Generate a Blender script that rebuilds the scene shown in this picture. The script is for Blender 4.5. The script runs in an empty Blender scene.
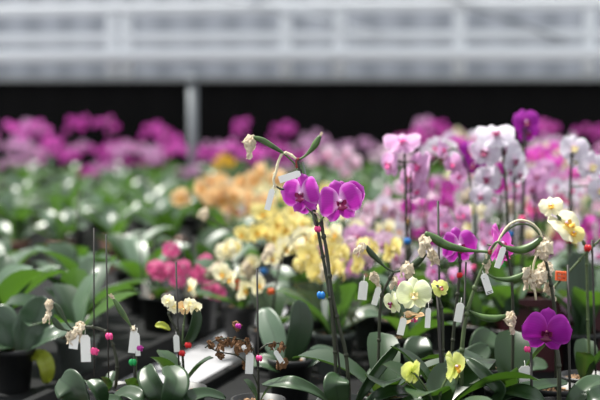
import bpy, math, random
from mathutils import Vector, Matrix, noise

scene = bpy.context.scene
col = scene.collection
R = math.radians
rnd = random.Random(7)

# ------------------------------------------------------------------ camera
F = 1417.0                      # focal length in pixels of the 600-pixel frame (85 mm on 36 mm)
CAM = Vector((0, 0, 0.78))
TILT = math.atan(115 / F)
FW = Vector((0, math.cos(TILT), -math.sin(TILT)))
UP = Vector((0, math.sin(TILT), math.cos(TILT)))
PZ = 0.03                       # the top of the black growing trays: pots stand here


def at(px, py, Y):
    """the point at depth Y that the photograph shows at pixel px, py"""
    x, y = (px - 300) / F, (200 - py) / F
    d = FW + Vector((x, 0, 0)) + UP * y
    return CAM + d * (Y / d.y)


def px_of(p):
    d = Vector(p) - CAM
    w = d.dot(FW)
    return 300 + F * d.x / w, 200 - F * d.dot(UP) / w


def s2l(c):
    c /= 255.0
    return c / 12.92 if c <= 0.04045 else ((c + 0.055) / 1.055) ** 2.4


def rgb(r, g, b):
    return (s2l(r), s2l(g), s2l(b), 1)


# ------------------------------------------------------------------ materials
M = {}


def base_mat(name):
    m = bpy.data.materials.new(name)
    m.use_nodes = True
    nt = m.node_tree
    nt.nodes.clear()
    out = nt.nodes.new('ShaderNodeOutputMaterial')
    return m, nt, out


def simple(name, c, rough=0.6, metal=0.0, var=0.0, scale=30.0, transl=0.0, spec=0.5, bump=0.0, c2=None):
    m, nt, out = base_mat(name)
    b = nt.nodes.new('ShaderNodeBsdfPrincipled')
    b.inputs['Roughness'].default_value = rough
    b.inputs['Metallic'].default_value = metal
    b.inputs['Specular IOR Level'].default_value = spec
    csock = None
    if var or c2:
        tc = nt.nodes.new('ShaderNodeTexCoord')
        n = nt.nodes.new('ShaderNodeTexNoise')
        n.inputs['Scale'].default_value = scale
        n.inputs['Detail'].default_value = 4
        nt.links.new(tc.outputs['Object'], n.inputs['Vector'])
        r = nt.nodes.new('ShaderNodeValToRGB')
        r.color_ramp.elements[0].position = 0.32
        r.color_ramp.elements[1].position = 0.68
        r.color_ramp.elements[0].color = tuple(x * (1 - var) for x in c[:3]) + (1,)
        r.color_ramp.elements[1].color = c2 or tuple(min(1, x * (1 + var)) for x in c[:3]) + (1,)
        nt.links.new(n.outputs['Fac'], r.inputs['Fac'])
        csock = r.outputs['Color']
        nt.links.new(csock, b.inputs['Base Color'])
        if bump:
            bp = nt.nodes.new('ShaderNodeBump')
            bp.inputs['Strength'].default_value = bump
            bp.inputs['Distance'].default_value = 0.004
            nt.links.new(n.outputs['Fac'], bp.inputs['Height'])
            nt.links.new(bp.outputs['Normal'], b.inputs['Normal'])
    else:
        b.inputs['Base Color'].default_value = c
    sh = b.outputs['BSDF']
    if transl:
        t = nt.nodes.new('ShaderNodeBsdfTranslucent')
        t.inputs['Color'].default_value = c
        if csock:
            nt.links.new(csock, t.inputs['Color'])
        mx = nt.nodes.new('ShaderNodeMixShader')
        mx.inputs['Fac'].default_value = transl
        nt.links.new(sh, mx.inputs[1])
        nt.links.new(t.outputs['BSDF'], mx.inputs[2])
        sh = mx.outputs['Shader']
    nt.links.new(sh, out.inputs['Surface'])
    M[name] = m
    return m


def petal(name, centre, mid, rim, transl=0.35, vein=0.07, rough=0.55):
    """petal colour from the claw (centre) to the blade (mid) and the rim, with fine veins along the blade"""
    m, nt, out = base_mat(name)
    L = nt.links.new
    au = nt.nodes.new('ShaderNodeAttribute'); au.attribute_name = 'along'
    av = nt.nodes.new('ShaderNodeAttribute'); av.attribute_name = 'across'
    r = nt.nodes.new('ShaderNodeValToRGB')
    e = r.color_ramp.elements
    e[0].position = 0.03; e[0].color = centre
    e[1].position = 0.32; e[1].color = mid
    L(au.outputs['Fac'], r.inputs['Fac'])
    ab = nt.nodes.new('ShaderNodeMath'); ab.operation = 'ABSOLUTE'
    L(av.outputs['Fac'], ab.inputs[0])
    mx_ = nt.nodes.new('ShaderNodeMath'); mx_.operation = 'MAXIMUM'
    L(ab.outputs[0], mx_.inputs[0]); L(au.outputs['Fac'], mx_.inputs[1])
    rr = nt.nodes.new('ShaderNodeMapRange')
    rr.inputs['From Min'].default_value = 0.76; rr.inputs['From Max'].default_value = 1.0
    L(mx_.outputs[0], rr.inputs['Value'])
    mix = nt.nodes.new('ShaderNodeMix'); mix.data_type = 'RGBA'
    L(rr.outputs['Result'], mix.inputs['Factor'])
    L(r.outputs['Color'], mix.inputs[6]); mix.inputs[7].default_value = rim
    w = nt.nodes.new('ShaderNodeMath'); w.operation = 'MULTIPLY'; w.inputs[1].default_value = 38
    L(av.outputs['Fac'], w.inputs[0])
    sn = nt.nodes.new('ShaderNodeMath'); sn.operation = 'SINE'
    L(w.outputs[0], sn.inputs[0])
    ml = nt.nodes.new('ShaderNodeMath'); ml.operation = 'MULTIPLY_ADD'
    ml.inputs[1].default_value = vein * 0.5; ml.inputs[2].default_value = 1.0
    L(sn.outputs[0], ml.inputs[0])
    hs = nt.nodes.new('ShaderNodeHueSaturation')
    L(mix.outputs[2], hs.inputs['Color']); L(ml.outputs[0], hs.inputs['Value'])
    b = nt.nodes.new('ShaderNodeBsdfPrincipled')
    b.inputs['Roughness'].default_value = rough
    b.inputs['Specular IOR Level'].default_value = 0.25
    b.inputs['Sheen Weight'].default_value = 0.1
    L(hs.outputs['Color'], b.inputs['Base Color'])
    t = nt.nodes.new('ShaderNodeBsdfTranslucent')
    L(hs.outputs['Color'], t.inputs['Color'])
    mx = nt.nodes.new('ShaderNodeMixShader'); mx.inputs['Fac'].default_value = transl
    L(b.outputs['BSDF'], mx.inputs[1]); L(t.outputs['BSDF'], mx.inputs[2])
    L(mx.outputs['Shader'], out.inputs['Surface'])
    M[name] = m


def leafmat(name, c, c2, glow, rough=0.32, transl=0.3):
    m, nt, out = base_mat(name)
    L = nt.links.new
    oi = nt.nodes.new('ShaderNodeObjectInfo')
    av = nt.nodes.new('ShaderNodeAttribute'); av.attribute_name = 'across'
    tc = nt.nodes.new('ShaderNodeTexCoord')
    n = nt.nodes.new('ShaderNodeTexNoise'); n.inputs['Scale'].default_value = 14; n.inputs['Detail'].default_value = 3
    L(tc.outputs['Object'], n.inputs['Vector'])
    ad = nt.nodes.new('ShaderNodeMath'); ad.operation = 'MULTIPLY_ADD'; ad.inputs[1].default_value = 0.55
    L(oi.outputs['Random'], ad.inputs[0])
    sc_ = nt.nodes.new('ShaderNodeMath'); sc_.operation = 'MULTIPLY'; sc_.inputs[1].default_value = 0.45
    L(n.outputs['Fac'], sc_.inputs[0]); L(sc_.outputs[0], ad.inputs[2])
    mix = nt.nodes.new('ShaderNodeMix'); mix.data_type = 'RGBA'
    L(ad.outputs[0], mix.inputs['Factor'])
    mix.inputs[6].default_value = c; mix.inputs[7].default_value = c2
    ab = nt.nodes.new('ShaderNodeMath'); ab.operation = 'ABSOLUTE'
    L(av.outputs['Fac'], ab.inputs[0])
    rr = nt.nodes.new('ShaderNodeMapRange')
    rr.inputs['From Min'].default_value = 0.0; rr.inputs['From Max'].default_value = 0.09
    rr.inputs['To Min'].default_value = 0.62; rr.inputs['To Max'].default_value = 1.0
    L(ab.outputs[0], rr.inputs['Value'])
    hs = nt.nodes.new('ShaderNodeHueSaturation')
    L(mix.outputs[2], hs.inputs['Color']); L(rr.outputs['Result'], hs.inputs['Value'])
    b = nt.nodes.new('ShaderNodeBsdfPrincipled')
    b.inputs['Roughness'].default_value = rough
    b.inputs['Specular IOR Level'].default_value = 0.6
    L(hs.outputs['Color'], b.inputs['Base Color'])
    t = nt.nodes.new('ShaderNodeBsdfTranslucent'); t.inputs['Color'].default_value = glow
    mx = nt.nodes.new('ShaderNodeMixShader'); mx.inputs['Fac'].default_value = transl
    L(b.outputs['BSDF'], mx.inputs[1]); L(t.outputs['BSDF'], mx.inputs[2])
    L(mx.outputs['Shader'], out.inputs['Surface'])
    M[name] = m


leafmat('leaf', rgb(36, 56, 38), rgb(98, 122, 100), rgb(98, 146, 40), rough=0.36, transl=0.22)
leafmat('leaf_dark', rgb(28, 50, 28), rgb(52, 78, 46), rgb(76, 118, 30), rough=0.4, transl=0.18)
leafmat('leaf_yellow', rgb(150, 170, 60), rgb(190, 190, 70), rgb(190, 200, 60), transl=0.4)
petal('magenta', rgb(246, 205, 242), rgb(182, 44, 172), rgb(222, 130, 218), transl=0.3)
petal('deep_magenta', rgb(150, 20, 130), rgb(150, 24, 150), rgb(186, 60, 186), transl=0.25)
petal('hot_pink', rgb(245, 200, 240), rgb(226, 80, 200), rgb(245, 150, 226))
petal('far_magenta', rgb(236, 160, 220), rgb(190, 48, 164), rgb(216, 110, 200))
petal('rose', rgb(240, 200, 215), rgb(220, 92, 150), rgb(240, 150, 190))
petal('lilac', rgb(230, 180, 220), rgb(214, 160, 206), rgb(232, 200, 228))
petal('blush', rgb(236, 190, 222), rgb(234, 202, 222), rgb(242, 226, 238))
petal('white', rgb(236, 206, 228), rgb(222, 214, 228), rgb(236, 234, 240))
petal('cream', rgb(240, 225, 140), rgb(248, 242, 205), rgb(252, 248, 226))
petal('pale_yellow', rgb(232, 212, 110), rgb(242, 227, 146), rgb(246, 236, 178))
petal('golden', rgb(200, 130, 20), rgb(235, 185, 50), rgb(240, 200, 70))
petal('peach', rgb(225, 150, 80), rgb(244, 206, 150), rgb(250, 225, 180))
petal('lime', rgb(215, 225, 150), rgb(240, 246, 200), rgb(250, 252, 225))
petal('yellow_green', rgb(190, 205, 70), rgb(232, 238, 130), rgb(244, 246, 170))
petal('apricot', rgb(214, 120, 90), rgb(240, 205, 160), rgb(248, 225, 190))
simple('lip_magenta', rgb(140, 14, 84), 0.5, transl=0.15)
simple('lip_dark', rgb(96, 8, 60), 0.5, transl=0.1)
simple('lip_pink', rgb(226, 70, 150), 0.5, transl=0.2)
simple('lip_yellow', rgb(226, 170, 50), 0.5, transl=0.2)
simple('lip_cream', rgb(240, 225, 170), 0.5, transl=0.2)
simple('lip_rust', rgb(190, 110, 90), 0.5, transl=0.2)
simple('column_pale', rgb(236, 196, 226), 0.5)
simple('withered', rgb(216, 190, 150), 0.85, var=0.3, scale=70, transl=0.35, c2=rgb(252, 244, 226))
simple('withered_brown', rgb(96, 64, 40), 0.85, var=0.4, scale=70, transl=0.15, c2=rgb(150, 110, 74))
simple('pod', rgb(50, 78, 34), 0.4, var=0.25, scale=40, c2=rgb(84, 112, 56))
simple('pod_dark', rgb(40, 58, 30), 0.5, var=0.25, scale=40)
simple('spike', rgb(46, 50, 34), 0.55, var=0.3, scale=50)
simple('spike_green', rgb(76, 92, 56), 0.5, var=0.25, scale=50)
simple('peduncle', rgb(214, 204, 172), 0.65, var=0.15, scale=60)
simple('node_red', rgb(130, 38, 40), 0.6)
simple('stake', rgb(44, 42, 38), 0.6)
simple('stake_grey', rgb(120, 126, 122), 0.5, metal=0.3)
simple('tag', rgb(244, 244, 240), 0.6, transl=0.1)
simple('ink', rgb(60, 60, 66), 0.8)
simple('string', rgb(235, 235, 230), 0.8)
simple('pot_black', rgb(26, 27, 28), 0.45, var=0.1)
simple('pot_grey', rgb(84, 90, 87), 0.4, transl=0.15)
simple('pot_terracotta', rgb(150, 112, 100), 0.6, var=0.1)
simple('pot_maroon', rgb(66, 12, 22), 0.45)
simple('bark', rgb(92, 66, 46), 0.9, var=0.5, scale=90, bump=0.8, c2=rgb(176, 140, 104))
for n_, c_ in dict(clip_pink=(236, 70, 140), clip_red=(214, 34, 40), clip_orange=(238, 96, 40), clip_blue=(30, 120, 200),
                   clip_green=(30, 170, 90), clip_purple=(180, 40, 150), clip_yellow=(240, 205, 40)).items():
    simple(n_, rgb(*c_), 0.4)


# ------------------------------------------------------------------ mesh building
class MB:
    def __init__(s):
        s.v, s.f, s.m, s.a, s.c = [], [], [], [], []

    def vert(s, p, a=0.5, c=0.5):
        s.v.append(tuple(p)); s.a.append(a); s.c.append(c)
        return len(s.v) - 1

    def grid(s, nu, nv, fn, mi=0):
        """fn(i/nu, j/nv) -> (point, along, across)"""
        k = len(s.v)
        for i in range(nu + 1):
            for j in range(nv + 1):
                p, a, c = fn(i / nu, j / nv)
                s.vert(p, a, c)
        for i in range(nu):
            for j in range(nv):
                q = k + i * (nv + 1) + j
                s.f.append((q, q + 1, q + nv + 2, q + nv + 1)); s.m.append(mi)

    def tube(s, pts, rad, n=7, mi=0, lobes=0, depth=0.0):
        pts = [Vector(p) for p in pts]
        N = len(pts)
        rad = rad if hasattr(rad, '__len__') else [rad] * N
        k = len(s.v)
        ref = Vector((0.31, 0.2, 0.93))
        for i, p in enumerate(pts):
            t = (pts[min(i + 1, N - 1)] - pts[max(i - 1, 0)]).normalized()
            if abs(t.dot(ref)) > 0.97:
                ref = Vector((0.9, 0.3, 0.1))
            x = (ref - t * ref.dot(t)).normalized()
            y = t.cross(x)
            ref = x
            for j in range(n):
                a = 2 * math.pi * j / n
                r = rad[i] * (1 + depth * math.cos(lobes * a))
                s.vert(p + (x * math.cos(a) + y * math.sin(a)) * r, i / max(1, N - 1), j / n)
        for i in range(N - 1):
            for j in range(n):
                a = k + i * n + j; b = k + i * n + (j + 1) % n
                s.f.append((a, b, b + n, a + n)); s.m.append(mi)
        s.f.append(tuple(k + j for j in reversed(range(n)))); s.m.append(mi)
        s.f.append(tuple(k + (N - 1) * n + j for j in range(n))); s.m.append(mi)

    def lathe(s, prof, n=20, mi=0, o=(0, 0, 0)):
        k = len(s.v)
        for r, z in prof:
            for j in range(n):
                a = 2 * math.pi * j / n
                s.vert((o[0] + r * math.cos(a), o[1] + r * math.sin(a), o[2] + z))
        for i in range(len(prof) - 1):
            for j in range(n):
                a = k + i * n + j; b = k + i * n + (j + 1) % n
                s.f.append((a, b, b + n, a + n)); s.m.append(mi)
        s.f.append(tuple(k + j for j in reversed(range(n)))); s.m.append(mi)
        e = k + (len(prof) - 1) * n
        s.f.append(tuple(e + j for j in range(n))); s.m.append(mi)

    def box(s, c, h, rot=None, mi=0):
        c = Vector(c); k = len(s.v)
        for dx in (-1, 1):
            for dy in (-1, 1):
                for dz in (-1, 1):
                    q = Vector((dx * h[0], dy * h[1], dz * h[2]))
                    if rot:
                        q = rot @ q
                    s.vert(c + q)
        for q in ((0, 1, 3, 2), (4, 6, 7, 5), (0, 4, 5, 1), (2, 3, 7, 6), (0, 2, 6, 4), (1, 5, 7, 3)):
            s.f.append(tuple(k + i for i in q)); s.m.append(mi)

    def blob(s, c, r, mi=0, n=8, rough=0.0, seed=0):
        c = Vector(c)
        r = Vector(r) if hasattr(r, '__len__') else Vector((r, r, r))
        k = len(s.v)
        m_ = n // 2
        for i in range(m_ + 1):
            th = math.pi * i / m_
            for j in range(n):
                ph = 2 * math.pi * j / n
                d = Vector((math.sin(th) * math.cos(ph), math.sin(th) * math.sin(ph), math.cos(th)))
                w = 1 + rough * noise.noise(d * 2.1 + Vector((seed, 0, 0)))
                s.vert(c + Vector((d.x * r.x, d.y * r.y, d.z * r.z)) * w)
        for i in range(m_):
            for j in range(n):
                a = k + i * n + j; b = k + i * n + (j + 1) % n
                s.f.append((a, a + n, b + n, b)); s.m.append(mi)

    def mesh(s, name, mats, off=None, smooth=True):
        me = bpy.data.meshes.new(name)
        v = s.v if off is None else [(p[0] - off[0], p[1] - off[1], p[2] - off[2]) for p in s.v]
        me.from_pydata(v, [], s.f)
        for m in (mats if isinstance(mats, (list, tuple)) else [mats]):
            me.materials.append(M[m] if isinstance(m, str) else m)
        me.polygons.foreach_set('material_index', s.m)
        me.polygons.foreach_set('use_smooth', [smooth] * len(s.f))
        for nm, data in (('along', s.a), ('across', s.c)):
            at_ = me.attributes.new(nm, 'FLOAT', 'POINT')
            at_.data.foreach_set('value', data)
        me.update()
        return me


def link(name, data, parent=None, matrix=None):
    o = bpy.data.objects.new(name, data)
    col.objects.link(o)
    if parent is not None:
        o.parent = parent
    if matrix is not None:
        o.matrix_local = matrix
    return o


def tag_thing(o, label, cat, group=None):
    o['label'] = label
    o['category'] = cat
    if group:
        o['group'] = group
    return o


def spline(pts, n=5):
    pts = [Vector(p) for p in pts]
    if len(pts) < 3:
        return [pts[0].lerp(pts[-1], i / n) for i in range(n + 1)]
    P = [pts[0] * 2 - pts[1]] + pts + [pts[-1] * 2 - pts[-2]]
    out = []
    for i in range(1, len(P) - 2):
        a, b, c, d = P[i - 1], P[i], P[i + 1], P[i + 2]
        for k in range(n):
            t = k / n
            out.append(0.5 * ((2 * b) + (c - a) * t + (2 * a - 5 * b + 4 * c - d) * t * t + (3 * b - a - 3 * c + d) * t ** 3))
    out.append(pts[-1])
    return out


def frame(direction, roll=0.0, up=Vector((0, 0, 1))):
    """rotation whose local Z looks along direction and local Y stays upright"""
    z = Vector(direction).normalized()
    x = up.cross(z)
    if x.length < 1e-4:
        x = Vector((1, 0, 0))
    x.normalize()
    y = z.cross(x)
    m = Matrix((x, y, z)).transposed()
    return m @ Matrix.Rotation(roll, 3, 'Z')


def place(pos, rot, size):
    return Matrix.Translation(pos) @ rot.to_4x4() @ Matrix.Scale(size, 4)


# ------------------------------------------------------------------ the orchid flower (unit width, faces +Z, top +Y)
def blade(mb, ang, L, W, z0, cup=0.0, bend=0.0, claw=0.15, peak=0.55, nu=10, nv=8, seed=0, wave=0.012, power=0.5, mi=0, twist=0.0):
    ca, sa = math.cos(ang), math.sin(ang)

    def fn(u, j):
        v = j * 2 - 1
        w = (max(0.0, 1 - abs((u - peak) / (peak if u < peak else 1 - peak)) ** 2.2)) ** power
        w = max(w, claw * (1 - u))
        x = u * L
        y = v * W * 0.5 * w
        z = z0 + cup * (v * w) ** 2 + bend * u * u + twist * v * u * u
        z += wave * noise.noise(Vector((x * 7 + seed, y * 7, seed * 1.7)))
        # petal tips round off: pull the tip corners back
        x -= 0.06 * L * (v * v) * u * u
        return Vector((x * ca - y * sa, x * sa + y * ca, z)), u, v
    mb.grid(nu, nv, fn, mi)


def sepals(mb, seed=0, nu=10, nv=6, sw=0.32, L=0.47):
    blade(mb, R(90), L, sw, -0.012, cup=-0.10, bend=-0.10, claw=0.3, seed=seed, nu=nu, nv=nv)
    blade(mb, R(-126), L * 0.98, sw, -0.016, cup=-0.10, bend=-0.06, claw=0.3, seed=seed + 3, nu=nu, nv=nv)
    blade(mb, R(-54), L * 0.98, sw, -0.016, cup=-0.10, bend=-0.06, claw=0.3, seed=seed + 5, nu=nu, nv=nv)


def petals(mb, side, seed=0, nu=12, nv=12, pw=0.62, L=0.5):
    a = R(12) if side > 0 else R(168)
    blade(mb, a, L, pw, 0.012, cup=-0.10, bend=0.05, claw=0.16, peak=0.58, seed=seed + side, nu=nu, nv=nv, wave=0.02, power=0.55)


def lip(mb, nu=6, nv=6, mi=0):
    for s in (-1, 1):                      # side lobes rising beside the column
        def fn(u, j, s=s):
            v = j * 2 - 1
            w = math.sin(math.pi * min(1, 0.12 + u * 0.88)) ** 0.6
            return Vector((s * (0.02 + 0.085 * math.sin(u * 1.8)), -0.03 + 0.055 * v * w + 0.03 * u, 0.02 + 0.11 * u)), u, v
        mb.grid(nu, nv, fn, mi)

    def mid(u, j):                         # arrow-shaped middle lobe
        v = j * 2 - 1
        w = 0.045 + 0.07 * math.exp(-((u - 0.62) / 0.2) ** 2) if u < 0.97 else 0.01
        w *= 1 - 0.75 * max(0, u - 0.7) / 0.3
        return Vector((v * w, -0.02 - 0.17 * u, 0.03 + 0.10 * math.sin(u * 2.4) - 0.02 * v * v)), u, v
    mb.grid(nu + 2, nv, mid, mi)
    mb.blob((0, -0.035, 0.05), (0.028, 0.03, 0.03), mi)


def column(mb, mi=0):
    pts = spline([(0, 0.0, 0.0), (0, 0.025, 0.05), (0, 0.02, 0.1)], 3)
    mb.tube(pts, [0.022, 0.026, 0.03, 0.032, 0.034, 0.032, 0.02][:len(pts)], 8, mi)


def stem_cap(mb, mi):
    mb.tube(spline([(0, 0, -0.01), (0, -0.03, -0.14), (0, -0.02, -0.3)], 3), 0.018, 5, mi)


FLOW = {}


def flower_meshes(kind, lipm):
    """the meshes of a flower close enough to show its pieces"""
    key = (kind, lipm)
    if key not in FLOW:
        d = {}
        mb = MB(); sepals(mb, seed=hash_(kind)); stem_cap(mb, 1); d['flower'] = mb.mesh('flower', [kind, 'spike_green'])
        for s in (-1, 1):
            mb = MB(); petals(mb, s, seed=hash_(kind)); d['petal', s] = mb.mesh('petal', kind)
        mb = MB(); lip(mb); d['lip'] = mb.mesh('lip', lipm)
        mb = MB(); column(mb); d['column'] = mb.mesh('column', 'lip_cream' if 'lip_c' in lipm else 'lip_dark' if lipm == 'lip_dark' else 'column_pale')
        FLOW[key] = d
    return FLOW[key]


def hash_(s):
    return sum(ord(c) * (i + 1) for i, c in enumerate(s)) % 97


SIMPLE = {}


def simple_flower(kind, lipm, n=0):
    """a flower too far away to show more than petals and lip: petals mesh and lip mesh"""
    key = (kind, lipm, n)
    if key not in SIMPLE:
        mb = MB(); sepals(mb, seed=n * 7, nu=5, nv=3); petals(mb, 1, n * 5, 6, 5); petals(mb, -1, n * 5, 6, 5)
        stem_cap(mb, 1)
        ml = MB(); lip(ml, 3, 3)
        SIMPLE[key] = (mb.mesh('flower', [kind, 'spike_green']), ml.mesh('lip', lipm))
    return SIMPLE[key]


def withered_mesh(seed, mat, spread=0.45):
    r = random.Random(seed)
    mb = MB()
    for k in range(6):
        a = k * math.pi / 3 + r.uniform(-0.4, 0.4)
        L = r.uniform(0.5, 1.0); W = r.uniform(0.2, 0.36); sp = spread * r.uniform(0.3, 1.1); tw = r.uniform(-1.5, 1.5)
        ph = r.uniform(0, 9)

        def fn(u, j):
            v = j * 2 - 1
            w = W * (math.sin(math.pi * (0.08 + 0.9 * u)) ** 0.8) * (1 + .5 * noise.noise(Vector((u * 7, seed, k * 3 + (v > 0)))))
            rad = 0.05 + sp * math.sin(u * 1.9) * 0.55
            t = tw * u + v * 0.5
            q = Vector((math.cos(a) * rad - math.sin(a) * v * w * 0.6 + 0.08 * math.sin(v * 4 + ph) * u,
                        math.sin(a) * rad + math.cos(a) * v * w * 0.6 * math.cos(t),
                        -L * u + 0.18 * v * w * math.sin(t)))
            q += noise.noise_vector(q * 3.1 + Vector((seed, k, 0))) * 0.16
            q += noise.noise_vector(q * 7 + Vector((seed, k, 3))) * 0.10
            return q, u, v
        mb.grid(11, 8, fn)
    mb.blob((0, 0, -0.05), (0.07, 0.07, 0.10), rough=0.5, seed=seed)
    return mb.mesh('withered_flower', mat)


WITH = [withered_mesh(s, 'withered', sp) for s, sp in ((1, 0.4), (2, 0.55), (3, 0.3), (4, 0.65))]
WITHB = [withered_mesh(s, 'withered_brown', 0.6) for s in (11, 12, 13)]


def leaf_into(mb, pts, W, normal=Vector((0, 0, 1)), fold=0.16, nu=14, nv=8, mi=0, blunt=0.82):
    """a strap leaf along pts: keeled, widest past the middle, rounded tip"""
    c = spline(pts, 6)
    N = len(c) - 1

    def fn(u, j):
        x = u * N; i = min(N - 1, int(x)); t = x - i
        p = c[i].lerp(c[i + 1], t)
        tg = (c[min(N, i + 1)] - c[max(0, i - 1)]).normalized()
        side = tg.cross(normal)
        side = side.normalized() if side.length > 1e-4 else Vector((1, 0, 0))
        nn = side.cross(tg)
        v = j * 2 - 1
        w = (0.3 + 0.7 * math.sin(min(1, u / 0.6) * math.pi / 2)) if u < 0.6 else math.sqrt(max(0.0, 1 - ((u - 0.6) / 0.4) ** 2.6))
        w = max(w, 0.02)
        q = p + side * (v * W * 0.5 * w) + nn * (fold * W * (abs(v) ** 1.4) * w + 0.02 * W * math.sin(u * 9 + v * 2))
        return q, u, v
    mb.grid(nu, nv, fn, mi)


def leaf_mesh(L, W, rise, droop, mat='leaf', fold=0.16, nu=10, nv=6):
    """a leaf from the origin along +X that rises and then arches over"""
    mb = MB()
    pts = []
    a = rise
    p = Vector((0.008, 0, 0))
    for i in range(6):
        pts.append(p.copy())
        p = p + Vector((math.cos(a), 0, math.sin(a))) * (L / 5)
        a -= droop / 5
    leaf_into(mb, pts, W, Vector((-math.sin(rise - droop * .5), 0, math.cos(rise - droop * .5))), fold, nu, nv)
    return mb.mesh('leaf', mat)


LEAVES = []
for L_, W_, ri, dr in ((.19, .07, 72, 55), (.21, .075, 60, 50), (.17, .07, 80, 35), (.2, .065, 45, 50), (.17, .075, 62, 75), (.22, .08, 76, 75), (.14, .065, 86, 30), (.18, .075, 36, 40)):
    LEAVES.append(leaf_mesh(L_, W_, R(ri), R(dr)))
LEAVES_D = [leaf_mesh(L_, W_, R(ri), R(dr), 'leaf_dark') for L_, W_, ri, dr in ((.19, .08, 70, 50), (.2, .08, 45, 60), (.15, .08, 80, 40))]
FOLIAGE = []
for k in range(5):
    mb = MB()
    r = random.Random(40 + k)
    for j in range(6):
        a = r.uniform(0, 0.6) + j * R(61); ri = R(r.uniform(40, 85)); L = r.uniform(.14, .21)
        pts = []; p = Vector((0, 0, 0)); e = ri
        for i in range(5):
            pts.append(p.copy())
            p = p + Vector((math.cos(a) * math.cos(e), math.sin(a) * math.cos(e), math.sin(e))) * (L / 4)
            e -= R(r.uniform(10, 20))
        leaf_into(mb, pts, r.uniform(.065, .085), Vector((-math.cos(a) * math.sin(ri) * .6, -math.sin(a) * math.sin(ri) * .6, math.cos(ri) + .2)), 0.15, 7, 4)
    FOLIAGE.append(mb.mesh('foliage', 'leaf'))


def pot_mesh(r, h, mat):
    mb = MB()
    mb.lathe([(r * .74, 0), (r * .78, .004), (r * .96, h - .016), (r * 1.05, h - .016), (r * 1.07, h - .003), (r * 1.04, h), (r * .97, h), (r * .93, h - .022), (r * .2, h - .024)], 22)
    return mb.mesh('pot', mat)


POT_H = 0.11
POTS = {m: pot_mesh(.054, POT_H, m) for m in ('pot_black', 'pot_grey', 'pot_terracotta', 'pot_maroon')}
mb = MB()
r = random.Random(5)
for k in range(46):
    a = r.uniform(0, 6.28); q = .043 * math.sqrt(r.random())
    mb.box((q * math.cos(a), q * math.sin(a), POT_H - .017 + r.uniform(0, .007)), (r.uniform(.004, .009), r.uniform(.003, .006), r.uniform(.002, .004)),
           Matrix.Rotation(r.uniform(0, 3), 3, 'Z') @ Matrix.Rotation(r.uniform(-.5, .5), 3, 'X'))
BARK = mb.mesh('potting_bark', 'bark', smooth=False)

CLIP = {}


def clip_mesh(mat):
    if mat not in CLIP:
        mb = MB()
        for k in range(8):                               # ring round the stem
            pass
        ring = [Vector((math.cos(a) * .0055, math.sin(a) * .0055, 0)) for a in [i * R(30) for i in range(13)]]
        mb.tube(ring, .0022, 6)
        for s in (-1, 1):                                # two rounded finger wings and a jaw
            mb.blob((s * .0036, -.007, .001), (.0062, .0055, .0080), n=10)
            mb.blob((s * .004, -.004, -.005), (.004, .004, .004), n=8)
        mb.blob((0, -.006, .0), (.004, .004, .006), n=8)
        CLIP[mat] = mb.mesh('clip', mat)
    return CLIP[mat]


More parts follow.
